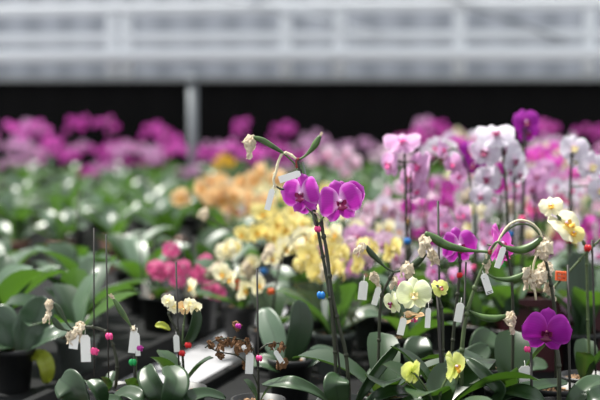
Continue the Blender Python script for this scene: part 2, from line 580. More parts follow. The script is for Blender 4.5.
# ------------------------------------------------------------------ a potted orchid as a thing
class Plant:
    def __init__(s, label, px, Y, group=None, cat='orchid', name='potted_orchid', xy=None, pot='pot_black', bark=True, pot_scale=1.0):
        g = at(px, 300, Y)
        s.Y = Y
        s.loc = Vector((xy[0], xy[1], PZ)) if xy else Vector((g.x, Y, PZ))
        s.root = link(name, None)
        s.root.location = s.loc
        s.root.empty_display_size = .05
        tag_thing(s.root, label, cat, group)
        if pot:
            s.sc = pot_scale
            link('pot', POTS[pot], s.root, Matrix.Scale(pot_scale, 4))
            if bark:
                link('potting_bark', BARK, s.root, Matrix.Scale(pot_scale, 4))
        s.top = s.loc + Vector((0, 0, (POT_H - .015) * pot_scale))

    def P(s, q):
        """(px, py[, dY]) or a world Vector"""
        return q if isinstance(q, Vector) else at(q[0], q[1], s.Y + (q[2] if len(q) > 2 else 0))

    def px(s, n):
        return n * s.Y / F

    def mesh(s, name, mb, mats, parent=None, smooth=True):
        o = link(name, mb.mesh(name, mats, s.loc, smooth), parent or s.root)
        return o

    def spike(s, pts, r=2.0, mat='spike', name='flower_spike', nodes=True, taper=0.7, from_pot=False):
        q = [s.P(p) for p in pts]
        if from_pot:
            q = [s.top + Vector((q[0].x - s.top.x, 0, 0)) * .15] + q
        c = spline(q, 6)
        r0 = s.px(r)
        mb = MB()
        mb.tube(c, [r0 * (1 - (1 - taper) * i / len(c)) for i in range(len(c))], 8)
        if nodes:
            for i in range(5, len(c) - 2, 7):
                mb.blob(c[i], (r0 * 1.25, r0 * 1.25, r0 * 1.5), n=8)
        return s.mesh(name, mb, mat)

    def stake(s, top, bottom=None, r=1.1, mat='stake'):
        a = s.P(top)
        b = s.P(bottom) if bottom else Vector((s.top.x + (a.x - s.top.x) * .2, s.top.y, s.top.z - .03))
        mb = MB()
        mb.tube([a, a.lerp(b, .5), b], s.px(r), 6)
        return s.mesh('stake', mb, mat)

    def flower(s, kind, lipm, pos, size, face=(0, -1, 0), roll=0.0, detail=True, n=0):
        mat = place(s.P(pos) - s.loc, frame(face, R(roll)), s.px(size))
        if detail:
            d = flower_meshes(kind, lipm)
            f = link('flower', d['flower'], s.root, mat)
            link('petal', d['petal', 1], f); link('petal', d['petal', -1], f)
            link('lip', d['lip'], f); link('column', d['column'], f)
        else:
            a, b = simple_flower(kind, lipm, n)
            f = link('flower', a, s.root, mat)
            link('lip', b, f)
        return f

    def pod(s, pts, r, wither=None, wsize=16, wdir=(0, 0, 1), mat='pod', stalk=0.3, wn=0, wmesh=None, gap=0):
        c = spline([s.P(p) for p in pts], 6)
        N = len(c) - 1
        rr = s.px(r) * .86
        rad = []
        for i in range(N + 1):
            u = i / N
            if u < stalk:
                k = .27 + .09 * u / stalk
            else:
                t = (u - stalk) / (1 - stalk)
                k = .36 + .64 * math.sin(min(1, t * 1.6) * math.pi / 2) if t < .625 else 1 - .5 * ((t - .625) / .375) ** 1.5
            rad.append(rr * k)
        mb = MB()
        mb.tube(c, rad, 12, lobes=6, depth=.07)
        o = s.mesh('seed_pod', mb, mat)
        if wither is not None:
            w = s.P(wither) if wither != 'end' else c[-1]
            s.withered(w, wsize, wdir, wn, parent=o)
        return o

    def withered(s, pos, size, d=(0, 0, 1), n=0, parent=None, brown=False, roll=0):
        me = (WITHB if brown else WITH)[n % (3 if brown else 4)]
        m = place(s.P(pos) - s.loc, frame(d, R(roll), Vector((0, 1, .01))), s.px(size))
        return link('withered_flower', me, parent or s.root, m)

    def tag(s, a, b, w, printed=False, string=True, dY=-.006):
        """a white card hanging from a to b (pixels), w pixels wide"""
        p, q = s.P((a[0], a[1], dY)), s.P((b[0], b[1], dY))
        d = q - p
        L = d.length
        y = d.normalized()
        x = y.cross(Vector((0, 1, 0))).normalized()
        z = x.cross(y)
        W = s.px(w) * .5
        mb = MB()
        t = .0006
        out = [(-.55, 0), (.55, 0), (1, .12), (1, 1), (-1, 1), (-1, .12)]
        k = len(mb.v)
        for dz in (-t, t):
            for u, v in out:
                mb.vert(p + x * (u * W) + y * (v * L) + z * (dz + .002 * math.sin(v * 2.4)))
        n = len(out)
        mb.f.append(tuple(range(k, k + n))); mb.m.append(0)
        mb.f.append(tuple(reversed(range(k + n, k + 2 * n)))); mb.m.append(0)
        for i in range(n):
            j = (i + 1) % n
            mb.f.append((k + i, k + n + i, k + n + j, k + j)); mb.m.append(0)
        o = s.mesh('tag', mb, 'tag', smooth=False)
        if string:
            ms = MB()
            ms.tube(spline([p + y * L * .06, p - y * .004 + z * .002, p - y * .010 + Vector((0, .006, 0))], 3), .0006, 5)
            s.mesh('string', ms, 'string', o)
        if printed:
            mp = MB()
            rot = Matrix((x, y, z)).transposed()
            sg = -1 if z.y > 0 else 1
            for v, u0, u1 in ((.22, -.4, .4), (.88, -.7, .7), (.95, -.7, .6)):
                mp.box(p + x * ((u0 + u1) * .5 * W) + y * (v * L) + z * (sg * (t + .0003) + .002 * math.sin(v * 2.4)), ((u1 - u0) * .5 * W, L * .02, .0002), rot)
            s.mesh('print', mp, 'ink', o, smooth=False)
        return o

    def clip(s, color, pos, size=10):
        m = place(s.P(pos) - s.loc, Matrix.Rotation(rnd.uniform(-.5, .5), 3, 'Z'), s.px(size) / .024)
        return link('clip', clip_mesh('clip_' + color), s.root, m)

    def leaf(s, pts, w, normal=(0, -.3, 1), mat='leaf_dark', fold=.14, thick=.0016):
        mb = MB()
        leaf_into(mb, [s.P(p) for p in pts], s.px(w), Vector(normal), fold, 20, 10)
        o = s.mesh('leaf', mb, mat)
        md = o.modifiers.new('thickness', 'SOLIDIFY'); md.thickness = thick; md.offset = 0
        return o

    def leaves(s, n=5, r=None, meshes=None, scale=1.0, yaw=None):
        r = r or rnd
        meshes = meshes or LEAVES
        y0 = r.uniform(0, 6.28) if yaw is None else yaw
        for k in range(n):
            a = y0 + k * (2 * math.pi / n) + r.uniform(-.3, .3)
            sc = scale * r.uniform(.85, 1.15)
            m = Matrix.Translation(s.top - s.loc) @ Matrix.Rotation(a, 4, 'Z') @ Matrix.Rotation(r.uniform(-.25, .25), 4, 'X') @ Matrix.Scale(sc, 4)
            link('leaf', meshes[r.randrange(len(meshes))], s.root, m)

    def foliage(s, r, scale=1.0):
        m = Matrix.Translation(s.top - s.loc) @ Matrix.Rotation(r.uniform(0, 6.28), 4, 'Z') @ Matrix.Scale(scale * r.uniform(.9, 1.15), 4)
        link('foliage', FOLIAGE[r.randrange(len(FOLIAGE))], s.root, m)

    def spray(s, r, kind, lipm, height, n, arch=.14, lean=None, size=.08, face_spread=1.4, stake=True, detail_lip=True):
        """an arching spike that carries n flowers on its upper part"""
        a = r.uniform(0, 6.28) if lean is None else lean
        d = Vector((math.cos(a), math.sin(a), 0))
        h = height - s.top.z
        pts = [s.top - Vector((0, 0, .02)), s.top + d * arch * .1 + Vector((0, 0, h * .45)), s.top + d * arch * .3 + Vector((0, 0, h * .85)),
               s.top + d * arch * .75 + Vector((0, 0, h * 1.0)), s.top + d * arch * 1.4 + Vector((0, 0, h * .9))]
        c = spline(pts, 6)
        mb = MB(); mb.tube(c, [.0032 * (1 - .5 * i / len(c)) for i in range(len(c))], 6)
        s.mesh('flower_spike', mb, 'spike' if r.random() < .6 else 'spike_green')
        if stake:
            mb = MB(); q = s.top + d * arch * .2 + Vector((r.uniform(-.01, .01), r.uniform(-.01, .01), h * r.uniform(.7, 1.0)))
            mb.tube([s.top - Vector((0, 0, .03)), s.top.lerp(q, .5), q], .0018, 5)
            s.mesh('stake', mb, 'stake')
        for k in range(n):
            u = 1 - .62 * k / max(1, n)
            p = c[int(u * (len(c) - 1))]
            fd = Vector((r.uniform(-face_spread, face_spread), -1, r.uniform(-.35, .3)))
            sd = Vector(((1 if k % 2 else -1) * .03, -.012, r.uniform(-.03, .015)))
            sz = size * r.uniform(.85, 1.1)
            m = place(p + sd - s.loc, frame(fd, r.uniform(-.4, .4)), sz)
            a_, b_ = simple_flower(kind, lipm, r.randrange(3))
            f = link('flower', a_, s.root, m)
            if detail_lip:
                link('lip', b_, f)


# ------------------------------------------------------------------ the setting
def structure(o):
    o['kind'] = 'structure'
    return o


ANG = R(16.5)                                   # the beds run away to the right
AV = Vector((math.sin(ANG), math.cos(ANG), 0))
BV = Vector((math.cos(ANG), -math.sin(ANG), 0))
EDGE_L, EDGE_R = -1.52, -1.20                   # the grey path lies between these


def bed(a, b, z=0.0):
    return AV * a + BV * b + Vector((0, 0, z))


simple('concrete', rgb(150, 150, 154), 0.85, var=0.14, scale=3.5, bump=0.25)
simple('tray', rgb(19, 20, 21), 0.8, var=0.3, scale=9, spec=0.2)
simple('shade_cloth', rgb(15, 15, 15), 0.95, spec=0.1)
simple('white_paint', rgb(228, 231, 235), 0.7, spec=0.2)
simple('grey_sill', rgb(150, 152, 152), 0.6, var=0.08, scale=6)
simple('galvanised', rgb(128, 132, 136), 0.45, metal=0.35)
m, nt, out = base_mat('pane')
tc = nt.nodes.new('ShaderNodeTexCoord')
wv = nt.nodes.new('ShaderNodeTexWave'); wv.inputs['Scale'].default_value = 1.1; wv.inputs['Distortion'].default_value = 1.0
wv.inputs['Detail'].default_value = 3
nt.links.new(tc.outputs['Object'], wv.inputs['Vector'])
rp = nt.nodes.new('ShaderNodeValToRGB')
rp.color_ramp.elements[0].color = rgb(172, 176, 184); rp.color_ramp.elements[1].color = rgb(196, 199, 206)
nt.links.new(wv.outputs['Fac'], rp.inputs['Fac'])
pb = nt.nodes.new('ShaderNodeBsdfPrincipled'); pb.inputs['Roughness'].default_value = 0.5
pt = nt.nodes.new('ShaderNodeBsdfTranslucent')
nt.links.new(rp.outputs['Color'], pb.inputs['Base Color']); nt.links.new(rp.outputs['Color'], pt.inputs['Color'])
px_ = nt.nodes.new('ShaderNodeMixShader'); px_.inputs['Fac'].default_value = 0.5
nt.links.new(pb.outputs['BSDF'], px_.inputs[1]); nt.links.new(pt.outputs['BSDF'], px_.inputs[2])
nt.links.new(px_.outputs['Shader'], out.inputs['Surface'])
M['pane'] = m

mb = MB()
mb.box((0, 6, -.05), (14, 10, .05))
structure(link('floor', mb.mesh('floor', 'concrete', smooth=False)))


def tray(label, a0, a1, b0, b1, rim_b):
    root = link('growing_tray', None)
    root.location = bed((a0 + a1) / 2, (b0 + b1) / 2)
    tag_thing(root, label, 'tray')
    rot = Matrix((BV, AV, Vector((0, 0, 1)))).transposed()
    mb = MB(); mb.box(bed((a0 + a1) / 2, (b0 + b1) / 2, PZ / 2), ((b1 - b0) / 2, (a1 - a0) / 2, PZ / 2), rot)
    link('mat', mb.mesh('mat', 'tray', root.location, False), root)
    mb = MB(); mb.box(bed((a0 + a1) / 2, rim_b, .027), (.012, (a1 - a0) / 2, .027), rot)
    link('rim', mb.mesh('rim', 'tray', root.location, False), root)


tray('long black growing tray under the leafy plants left of the grey path', 2.2, 10.0, -5.6, EDGE_L, EDGE_L)
tray('black growing tray under the spotlit blooms right of the grey path'.replace('spotlit ', ''), 1.4, 9.8, EDGE_R, 2.6, EDGE_R)

WANG = R(12)
WD = Vector((math.cos(WANG), -math.sin(WANG), 0))        # along the back wall, to the right
WN = Vector((-math.sin(WANG), -math.cos(WANG), 0))       # out of the wall, towards the camera
W0 = Vector((0, 11, 0))
WROT = Matrix((WD, -WN, Vector((0, 0, 1)))).transposed()


def on_wall(px, off=0.0):
    """where the wall line (off metres before it) meets the column px"""
    k = (px - 300) / F * 1.003
    p = W0 + WN * off
    t = (k * p.y - p.x) / (WD.x - k * WD.y)
    return p + WD * t


mb = MB()
N = 260                                                 # dark shade cloth hanging in faint folds
top = []


def cloth(u, v):
    x = -9 + 18 * u
    return W0 + WD * x + WN * (.012 * math.sin(x * 21) + .008 * math.sin(x * 47)) + Vector((0, 0, .812 * v)), u, v


mb.grid(N, 2, cloth)
wb = structure(link('wall_back', mb.mesh('wall_back', 'shade_cloth')))
md = wb.modifiers.new('thickness', 'SOLIDIFY'); md.thickness = .02

win = structure(link('window_1', None))
win.location = W0 + Vector((0, 0, .8))


def wpart(name, mbx, mats, smooth=True):
    return link(name, mbx.mesh(name, mats, win.location, smooth), win)


mb = MB(); mb.box(W0 - WN * .70 + Vector((0, 0, 1.7)), (9, .006, .9), WROT); wpart('pane', mb, 'pane', False)
mb = MB(); mb.box(W0 - WN * .52 + Vector((0, 0, .826)), (9, .6, .016), WROT); wpart('sill', mb, 'grey_sill', False)
for z, r_, off in ((1.375, .045, .02), (1.155, .038, .0), (1.012, .054, .06), (1.9, .045, .02), (2.56, .05, .0)):
    mb = MB(); mb.tube([W0 + WN * off + WD * x + Vector((0, 0, z)) for x in (-9, -3, 3, 9)], r_, 12); wpart('rail', mb, 'white_paint')
for p_ in (-420, -240, -60, 114, 128, 286, 339, 458, 587, 720, 900):
    q = on_wall(p_, .0)
    mb = MB(); mb.tube([q + Vector((0, 0, z)) for z in (.843, 1.1, 1.35, 2.55)][:3 if p_ in (114, 128, 286, 339, 458, 587) else 4], .05, 12)
    wpart('mullion', mb, 'white_paint')

q = on_wall(193, 2.1)
post_xy = (q.x, q.y)
mb = MB()
mb.tube([Vector((q.x, q.y, z)) for z in (0, .3, .8)], .031, 14)
mb.box((q.x, q.y, .004), (.07, .07, .004)); mb.lathe([(.038, .8), (.045, .8), (.045, .835), (.03, .84)], 14, o=(q.x, q.y, 0))
tag_thing(link('steel_post', mb.mesh('steel_post', 'galvanised')), 'plain grey steel post standing in front of the dark wall', 'post')


def cable(label, a, b, r_, mat):
    mb = MB()
    p, q = on_wall(a[0], .0), on_wall(b[0], .0)
    p, q = at(a[0], a[1], p.y - .09), at(b[0], b[1], q.y - .09)
    mb.tube([p + (q - p) * t for t in (0, .25, .5, .75, 1)], r_, 6)
    tag_thing(link('cable', mb.mesh('cable', mat)), label, 'cable')


cable('pale cable slanting down to the right across the middle of the window rails', (186, -14), (400, 38), .012, 'white_paint')
cable('dark grey cable slanting down across the window rails at upper right', (440, -6), (568, 42), .010, 'galvanised')

# ------------------------------------------------------------------ the plants in and near focus
D0 = 2.85
near_xy = [post_xy]


def near(*a, **k):
    p = Plant(*a, **k)
    near_xy.append((p.loc.x, p.loc.y))
    return p


# the two magenta flowers in the middle
p = near('tall orchid with two sharp magenta flowers and bare upper spike in the centre', 344, D0, pot='pot_grey')
p.stake((322, 220), (350, 455), 1.2)
p.stake((303, 162), (315, 225), 1.0, 'stake_grey')
p.spike([(349, 400), (346, 355), (338, 322), (331, 288), (327, 252), (320, 222)], 2.2, from_pot=True)
p.spike([(337, 400), (335, 352), (331, 305), (325, 268, .01), (319, 236, .015), (315, 214, .02), (311, 196, .02), (304, 181, .015), (300, 171), (297, 160)], 2.0, from_pot=True)
p.spike([(297, 168), (297, 161), (299, 158)], 1.7, 'node_red', 'spike_node', False)
p.spike([(296, 159), (291, 155), (286, 153), (281.5, 155), (278, 163), (276, 172), (273.5, 180), (276, 188)], 1.35, 'peduncle', 'dry_peduncle', True, 1.0)
p.spike([(276, 172), (273, 174)], .8, 'peduncle', 'dry_peduncle', False, 1.0)
p.spike([(275, 186), (281, 189), (284, 189)], 1.0, 'spike', 'dry_peduncle', True, 1.0)
p.pod([(301, 171), (292, 161), (283, 153), (272, 146), (262, 140), (252, 137)], 3.3, (253, 136), 24, (.32, -.1, 1), stalk=.35)
p.pod([(298, 160), (305, 156), (312, 149), (316, 143), (320, 136)], 3.8, (320, 136), 5, (-.5, 0, -.8), stalk=.3, wn=2)
p.tag((272.5, 189), (267, 210), 6)
p.tag((300.5, 173), (279, 180), 7, string=False)
p.spike([(318, 222), (313, 215), (307, 207), (303, 200, .02)], .9, 'spike_green', 'pedicel', False, 1)
p.spike([(320, 222), (326, 214), (333, 208), (339, 203, .02)], .9, 'spike_green', 'pedicel', False, 1)
p.spike([(320, 219), (317, 214), (313, 212)], 1.2, 'peduncle', 'dry_peduncle', False, .6)
p.flower('magenta', 'lip_magenta', (301.5, 194, -.012), 46, (-.55, -1, .02), 7)
p.flower('magenta', 'lip_magenta', (305, 203, .02), 32, (-.5, -.6, -.35), 200)
p.flower('magenta', 'lip_magenta', (340, 202, -.012), 49, (.26, -1, .04), 10)
p.flower('magenta', 'lip_magenta', (349.5, 197, .025), 40, (.55, .75, .1), -22)
p.clip('pink', (318, 229), 9); p.clip('blue', (322, 295), 11)
p.leaf([(330, 402), (312, 390, -.02), (290, 383, -.03), (262, 384, .02)], 17, (.1, -.75, 1), fold=.1)
p.leaf([(340, 415), (338, 398, -.02), (336, 384, -.03), (340, 375, .0)], 26, (.0, -1, .5), fold=.12)
p.leaf([(350, 415), (362, 392, -.02), (379, 368, .0), (400, 343, .03)], 12, (.6, -.7, .4), fold=.2)
p.leaf([(352, 418), (375, 398, -.03), (398, 391, -.02), (420, 396, .02)], 17, (.0, -.6, 1), fold=.1)

# seed pods and the sharp printed tag on the right
p = near('orchid spike with long seed pods, looped peduncle and one sharp printed white tag', 460, D0)
p.spike([(461, 400), (462, 350), (466, 318), (472, 296), (481, 272), (491, 253)], 2.5, 'spike_green', from_pot=True, taper=.6)
p.stake((466, 262), (458, 470), 1.0)
p.pod([(491, 252), (475, 251), (461, 249), (446, 245), (434, 238), (425, 233)], 5.0, (424, 235), 22, (-.1, 0, 1), stalk=.25, wn=1)
p.pod([(489, 252), (497, 242), (505, 247), (518, 250), (530, 247), (542, 238)], 5.2, (546, 239), 26, (.1, 0, 1), stalk=.38, wn=3)
p.spike([(491, 254), (496, 246), (501, 236), (508, 226), (518, 220.5), (529, 222), (538, 229), (542, 237)], 1.15, 'peduncle', 'dry_peduncle', True, 1.0)
p.spike([(500, 238), (509, 229), (520, 224), (531, 226), (540, 235)], 1.0, 'spike_green', 'dry_peduncle', False, 1.0)
p.pod([(487, 274), (495, 278), (508, 279.5), (518, 277), (527, 272)], 3.6, (528, 268), 25, (-.1, 0, 1), stalk=.25, wn=2)
p.pod([(464, 307), (473, 313), (484, 317.5), (495, 318.5), (506, 316)], 4.2, (512, 312), 23, (.1, .1, 1), stalk=.22, wn=0)
p.spike([(484, 268), (487, 262), (486, 254)], 1.5, 'peduncle', 'dry_peduncle', True, .7)
p.spike([(491, 254), (489, 252), (492, 250)], 2.2, 'node_red', 'spike_node', False)
p.tag((483.5, 274), (490, 294), 7.5, printed=True)
p.tag((504, 247), (497, 268), 6, string=False, dY=-.03)
p.tag((461, 303), (457.5, 322), 8)
p.withered((489, 260), 15, (.3, 0, 1), 0)
p.leaf([(462, 420), (500, 396, -.05), (488, 378, -.06), (466, 358, -.02)], 13, (-.4, -.8, .5), fold=.22)
p.leaf([(464, 420), (440, 402, -.05), (420, 398, -.06), (396, 405, -.02)], 18, (0, -.6, 1))
p.leaf([(470, 420), (505, 396, -.04), (540, 386, 0), (568, 382, .05)], 16, (0, -.6, 1))

# round magenta flower behind the pods and the pink one seen from its side
p = near('orchid with round magenta flower behind a long green pod beside thin brown stake', 447, D0 + .12)
p.stake((438, 201), (442, 460), 1.3)
p.spike([(450, 400), (453, 340), (457, 300), (460, 268), (459, 250)], 1.9, from_pot=True)
p.flower('magenta', 'lip_magenta', (459, 246), 42, (.35, -1, .05), 4)
p.clip('red', (459, 275), 8)
p = near('orchid with bright pink flower turned sideways behind the narrow hanging tag', 512, D0 + .12)
p.spike([(512, 400), (513, 330), (512, 285), (508, 258), (503, 246)], 1.8, from_pot=True)
p.flower('hot_pink', 'lip_pink', (500, 244), 46, (.85, -.55, .05), -6)
p.flower('hot_pink', 'lip_pink', (506, 256, .02), 28, (.75, -.75, -.4), 30)
p.leaves(4, random.Random(3), LEAVES_D)

# green pods and dry flowers left of the pale flowers
p = near('orchid spike forking into two dark pods with papery withered flowers', 384, D0 + .06)
p.spike([(378, 400), (379, 340), (381, 300), (388, 282), (394, 272)], 1.9, from_pot=True)
p.pod([(394, 272), (385, 267), (377, 259), (371, 253), (366, 246)], 3.4, (364, 243), 15, (.5, 0, .8), 'pod_dark', stalk=.3, wn=1)
p.pod([(395, 272), (404, 270), (412, 266), (419, 260), (426, 253)], 4.0, (431, 249), 19, (-.3, 0, 1), 'pod_dark', stalk=.25, wn=2)
p.withered((407, 262), 22, (-.1, 0, 1), 3); p.withered((374, 272), 18, (-.2, 0, 1), 0); p.withered((394, 276), 14, (0, 0, 1), 1)
p.tag((364, 281), (362, 300), 9); p.tag((379, 287), (374, 305), 6)
p.leaves(4, random.Random(8), LEAVES_D)

# pale green flowers
p = near('orchid carrying pale creamy green flowers above one apricot bloom', 443, 2.80)
p.stake((437, 285), (446, 470), 1.8)
p.spike([(443, 400), (443, 350), (442, 312), (437, 296), (428, 291), (416, 293)], 1.7, from_pot=True)
p.spike([(416, 293), (424, 301), (421, 309), (414, 316), (407, 319), (402, 313), (399, 303), (396, 296)], 1.2, 'spike_green', 'pedicel', False, 1.0)
p.flower('lime', 'lip_cream', (414, 294, -.01), 38, (-.05, -1, .12), 4)
p.flower('lime', 'lip_magenta', (392, 303), 28, (-.8, -.45, -.1), 10)
p.flower('yellow_green', 'lip_rust', (440, 288), 22, (.4, -.7, .45), 15)
p.flower('apricot', 'lip_pink', (413, 318, .01), 28, (.1, -.55, -.75), 60)
p.tag((428.5, 308), (427.5, 328), 5.5); p.tag((404, 318), (400, 335), 7)
p.leaves(4, random.Random(9), LEAVES_D)

# two yellow flowers low in front
p = near('low orchid with two lemon yellow flowers near the bottom edge', 437, 2.72, pot='pot_black')
p.spike([(438, 415), (440, 395), (446, 380), (454, 371)], 1.6, 'spike_green', from_pot=True)
p.spike([(434, 405), (428, 392), (420, 380), (414, 373)], 1.4, 'spike_green', 'flower_spike', False)
p.flower('yellow_green', 'lip_yellow', (455, 367), 37, (.78, -.6, .15), 6)
p.flower('yellow_green', 'lip_yellow', (411, 372), 30, (-.55, .6, .1), 12)
p.leaves(3, random.Random(12), LEAVES_D, .8)

# large deep magenta flower at the right
p = near('orchid with single large deep magenta flower in front of the maroon pot', 560, 2.82)
p.spike([(559, 410), (559, 366), (556, 345, .02), (552, 337, .025), (548, 332, .02)], 2.4, from_pot=True)
p.flower('deep_magenta', 'lip_dark', (546.5, 332, -.01), 53, (-.12, -1, -.2), -5)
p.stake((531, 352), (533, 470), 1.5); p.clip('pink', (528, 349), 9)
p.stake((568, 265), (571, 470), 1.4)
p.leaf([(560, 420), (575, 400, -.02), (590, 385, 0), (604, 378, .04)], 22, (-.2, -.7, 1))
p.leaf([(556, 420), (540, 400, -.04), (520, 392, -.03), (498, 392, .02)], 19, (0, -.7, 1))
p.leaf([(566, 430), (590, 402, -.08), (612, 394, -.05), (640, 398, 0)], 24, (0, -.6, 1))
p.tag((525, 366), (526, 392), 13, dY=.05)

# cream spidery flower at the right edge
p = near('orchid with cream spidery flowers and red clip beside orange clipped stem', 586, 3.1)
p.stake((592, 240), (597, 420), 1.1)
p.spike([(590, 380), (588, 320), (587, 270), (586, 248), (578, 236), (568, 228), (556, 214), (551, 206)], 1.6, 'spike_green', from_pot=True)
p.spike([(546, 298), (556, 285), (566, 275), (578, 262), (590, 249), (602, 238)], 1.5, 'spike_green', 'flower_spike')
p.flower('cream', 'lip_yellow', (566, 225, -.01), 44, (.35, -.6, .72), 28)
p.flower('pale_yellow', 'lip_yellow', (573, 233, -.02), 26, (.2, -.8, .3), -20)
p.flower('cream', 'lip_yellow', (551, 206), 26, (-.2, -.8, .5), 10)
p.clip('red', (587, 248), 10)
mb = MB()                                       # a squarish slotted clip round the slanting stem
c_, h_ = p.P((561, 276, -.006)), p.px(1)
for dz in (-3.4, 0, 3.4):
    mb.box(c_ + Vector((0, 0, dz * h_)), (5.2 * h_, 2.6 * h_, 1.1 * h_), Matrix.Rotation(.08, 3, 'Y'))
for dx in (-4.4, 1.0, 4.6):
    mb.box(c_ + Vector((dx * h_, 0, 0)), (.9 * h_, 2.2 * h_, 4.2 * h_))
p.mesh('clip', mb, 'clip_orange', smooth=False)
p.withered((546, 262, -.1), 26, (.15, 0, 1), 1)
p.leaves(3, random.Random(15), LEAVES_D, .6)
p = near('dark flower stem holding a pale withered bloom left of the orange clip', 556, 2.98)
p.spike([(556, 400), (556, 330), (552, 290), (546, 262), (541, 240)], 2.1, 'spike', from_pot=True)
p.spike([(536, 300), (533, 270), (538, 252), (545, 240)], 1.2, 'peduncle', 'dry_peduncle', True, .8)
p.withered((541, 268), 24, (.2, 0, 1), 3); p.withered((549, 283, .02), 20, (-.2, 0, 1), 0)

# ------- left, a little behind the focus
p = near('orchid with drooping dry flowers, two dark pods and tags left of pink clip', 108, 2.98, pot='pot_black')
p.spike([(116, 385), (117, 364), (113, 345), (107, 333), (97, 328), (84, 327), (72, 329)], 1.7, from_pot=False, taper=.8)
p.spike([(112, 392), (116, 384), (117, 370)], 1.8, nodes=False)
p.pod([(73, 330), (67, 323), (62, 315), (58, 308), (54, 303)], 3.2, (51, 300), 16, (.3, 0, 1), 'pod_dark', stalk=.25, wn=0)
p.pod([(70, 331), (63, 329), (57, 324), (53, 318)], 3.6, (49, 311), 13, (.2, 0, 1), 'pod_dark', stalk=.25, wn=1)
p.withered((81, 322), 20, (.3, 0, 1), 1); p.withered((76, 326), 15, (-.4, 0, 1), 0); p.withered((70, 331), 15, (0, 0, 1), 2)
p.tag((75, 333), (73, 349), 9); p.tag((85, 335), (86, 362), 10)
p.stake((94, 228), (94, 388), .8); p.stake((106, 234), (109, 390), .8)
p.clip('pink', (110, 336), 10); p.clip('pink', (96, 351), 11)
p.leaves(2, random.Random(4), LEAVES_D, .3)
p = near('orchid stub with one slim green pod, bright white tag and green clip', 136, 2.96)
p.stake((134, 340), (136, 410), 1.8)
p.spike([(135, 390), (136, 362), (135, 340), (131, 326)], 1.4, 'spike_green', from_pot=True)
p.pod([(132, 328), (127, 320), (121, 311), (114, 299)], 3.4, (113.5, 299), 7, (.6, 0, -.8), 'pod', stalk=.2, wn=2)
p.withered((132, 326), 10, (-.3, 0, 1), 1)
p.tag((134, 330), (131.5, 353), 7); p.tag((137, 333), (138, 356), 5)
p.clip('green', (133, 362), 10); p.clip('purple', (141, 348), 9)
p.leaves(2, random.Random(24), LEAVES_D, .35)
p = near('orchid with small cream flower cluster, yellow leaf and two red clips', 180, 2.97)
p.stake((176, 262), (180, 405), 1.0)
p.spike([(184, 385), (182, 350), (178, 332), (170, 318), (168, 305)], 1.5, from_pot=True)
p.spike([(182, 345), (184, 322), (186, 308)], 1.1, 'spike_green', 'flower_spike')
for q_, f_, k_ in (((168, 301), (-.4, -1, .2), 'cream'), ((174, 307), (.3, -1, .3), 'cream'), ((183, 308), (0, -1, .2), 'peach'), ((190, 304), (.5, -1, .4), 'cream'), ((196, 309), (.7, -1, -.2), 'cream')):
    p.flower(k_, 'lip_cream', q_, 16, f_, rnd.uniform(-40, 40), False)
p.leaf([(170, 330), (166, 327), (161, 325), (155, 326)], 7, (0, -.9, .6), 'leaf_yellow')
p.leaf([(182, 345), (190, 338), (196, 322), (196, 308)], 12, (.4, -.8, .2), 'leaf_dark')
p.clip('red', (183, 353), 9); p.clip('red', (189, 345), 9); p.tag((181, 366), (182, 390), 4); p.tag((176, 335), (177, 352), 6)
p.leaves(3, random.Random(31), LEAVES_D, .6)
for lab, bx, Yq, fl, cl in (
        ('orchid with rosy pink flowers and orange clip above the small cream cluster', 200, 4.3, [(203, 270), (211, 289), (217, 293), (206, 262), (198, 276)], ('orange', (197, 296))),
        ('orchid with rosy pink flowers between two thin dark stakes above white tag', 158, 4.3, [(159, 274), (168, 270), (178, 280), (155, 268), (183, 268), (171, 250)], ('pink', (165, 292)))):
    p = near(lab, bx, Yq)
    p.stake((bx - 5, 236), (bx - 3, 380), .8); p.stake((bx - 18, 232), (bx - 10, 380), .8)
    p.spike([(bx + 2, 340), (bx, 310), (bx + 3, 285), (bx + 8, 268)], 1.2, from_pot=True)
    for i_, q_ in enumerate(fl):
        p.flower('rose', 'lip_pink', (q_[0], q_[1], -.1), 20, (rnd.uniform(-.6, .6), -1, rnd.uniform(-.2, .3)), rnd.uniform(-20, 20), False, i_ % 3)
    p.clip(cl[0], cl[1], 9)
    p.tag((bx - 12, 280), (bx - 12, 303), 8)
    p.leaves(4, random.Random(int(bx)), LEAVES_D, .65)

p = near('orchid with dried brown flower spray arching over the pale path', 258, 2.86)
p.stake((257, 268), (259, 410), 1.1)
p.spike([(258, 400), (258, 370), (254, 352), (244, 341), (228, 338), (214, 341), (205, 348)], 1.0, from_pot=True)
p.spike([(258, 385), (250, 368), (238, 356), (220, 352), (208, 347)], .9, 'spike', 'flower_spike')
p.spike([(259, 350), (268, 344), (278, 343), (286, 347)], .9, 'spike', 'flower_spike')
for i_, q_ in enumerate([(208, 344), (216, 341), (222, 345), (229, 341), (235, 340), (241, 343), (247, 341), (250, 347), (236, 348), (216, 357), (243, 364), (233, 325), (275, 345), (282, 345), (287, 362), (278, 364)]):
    p.withered((q_[0], q_[1] - 3), 11, (rnd.uniform(-.6, .6), rnd.uniform(-.3, .3), rnd.uniform(.2, 1)), i_, brown=True)
p.tag((250, 353), (249, 374), 8); p.tag((275, 351), (283, 364), 5)
p.clip('pink', (260, 358), 9); p.clip('purple', (239, 326), 8)
p.leaves(2, random.Random(2), LEAVES_D, .4)
p = near('orchid with one broad upright leaf standing beside the path', 290, 3.3)
p.leaf([(290, 372), (293, 352, -.01), (300, 326, 0), (299, 299, .02)], 28, (.55, -.85, .1), fold=.1)
p.leaf([(284, 372), (278, 350, .02), (272, 330, .05), (262, 308, .1)], 26, (-.3, -.8, .6), 'leaf', fold=.12)
p.leaf([(296, 375), (310, 362, -.02), (322, 352, .0), (338, 352, .04)], 20, (0, -.5, 1), 'leaf')
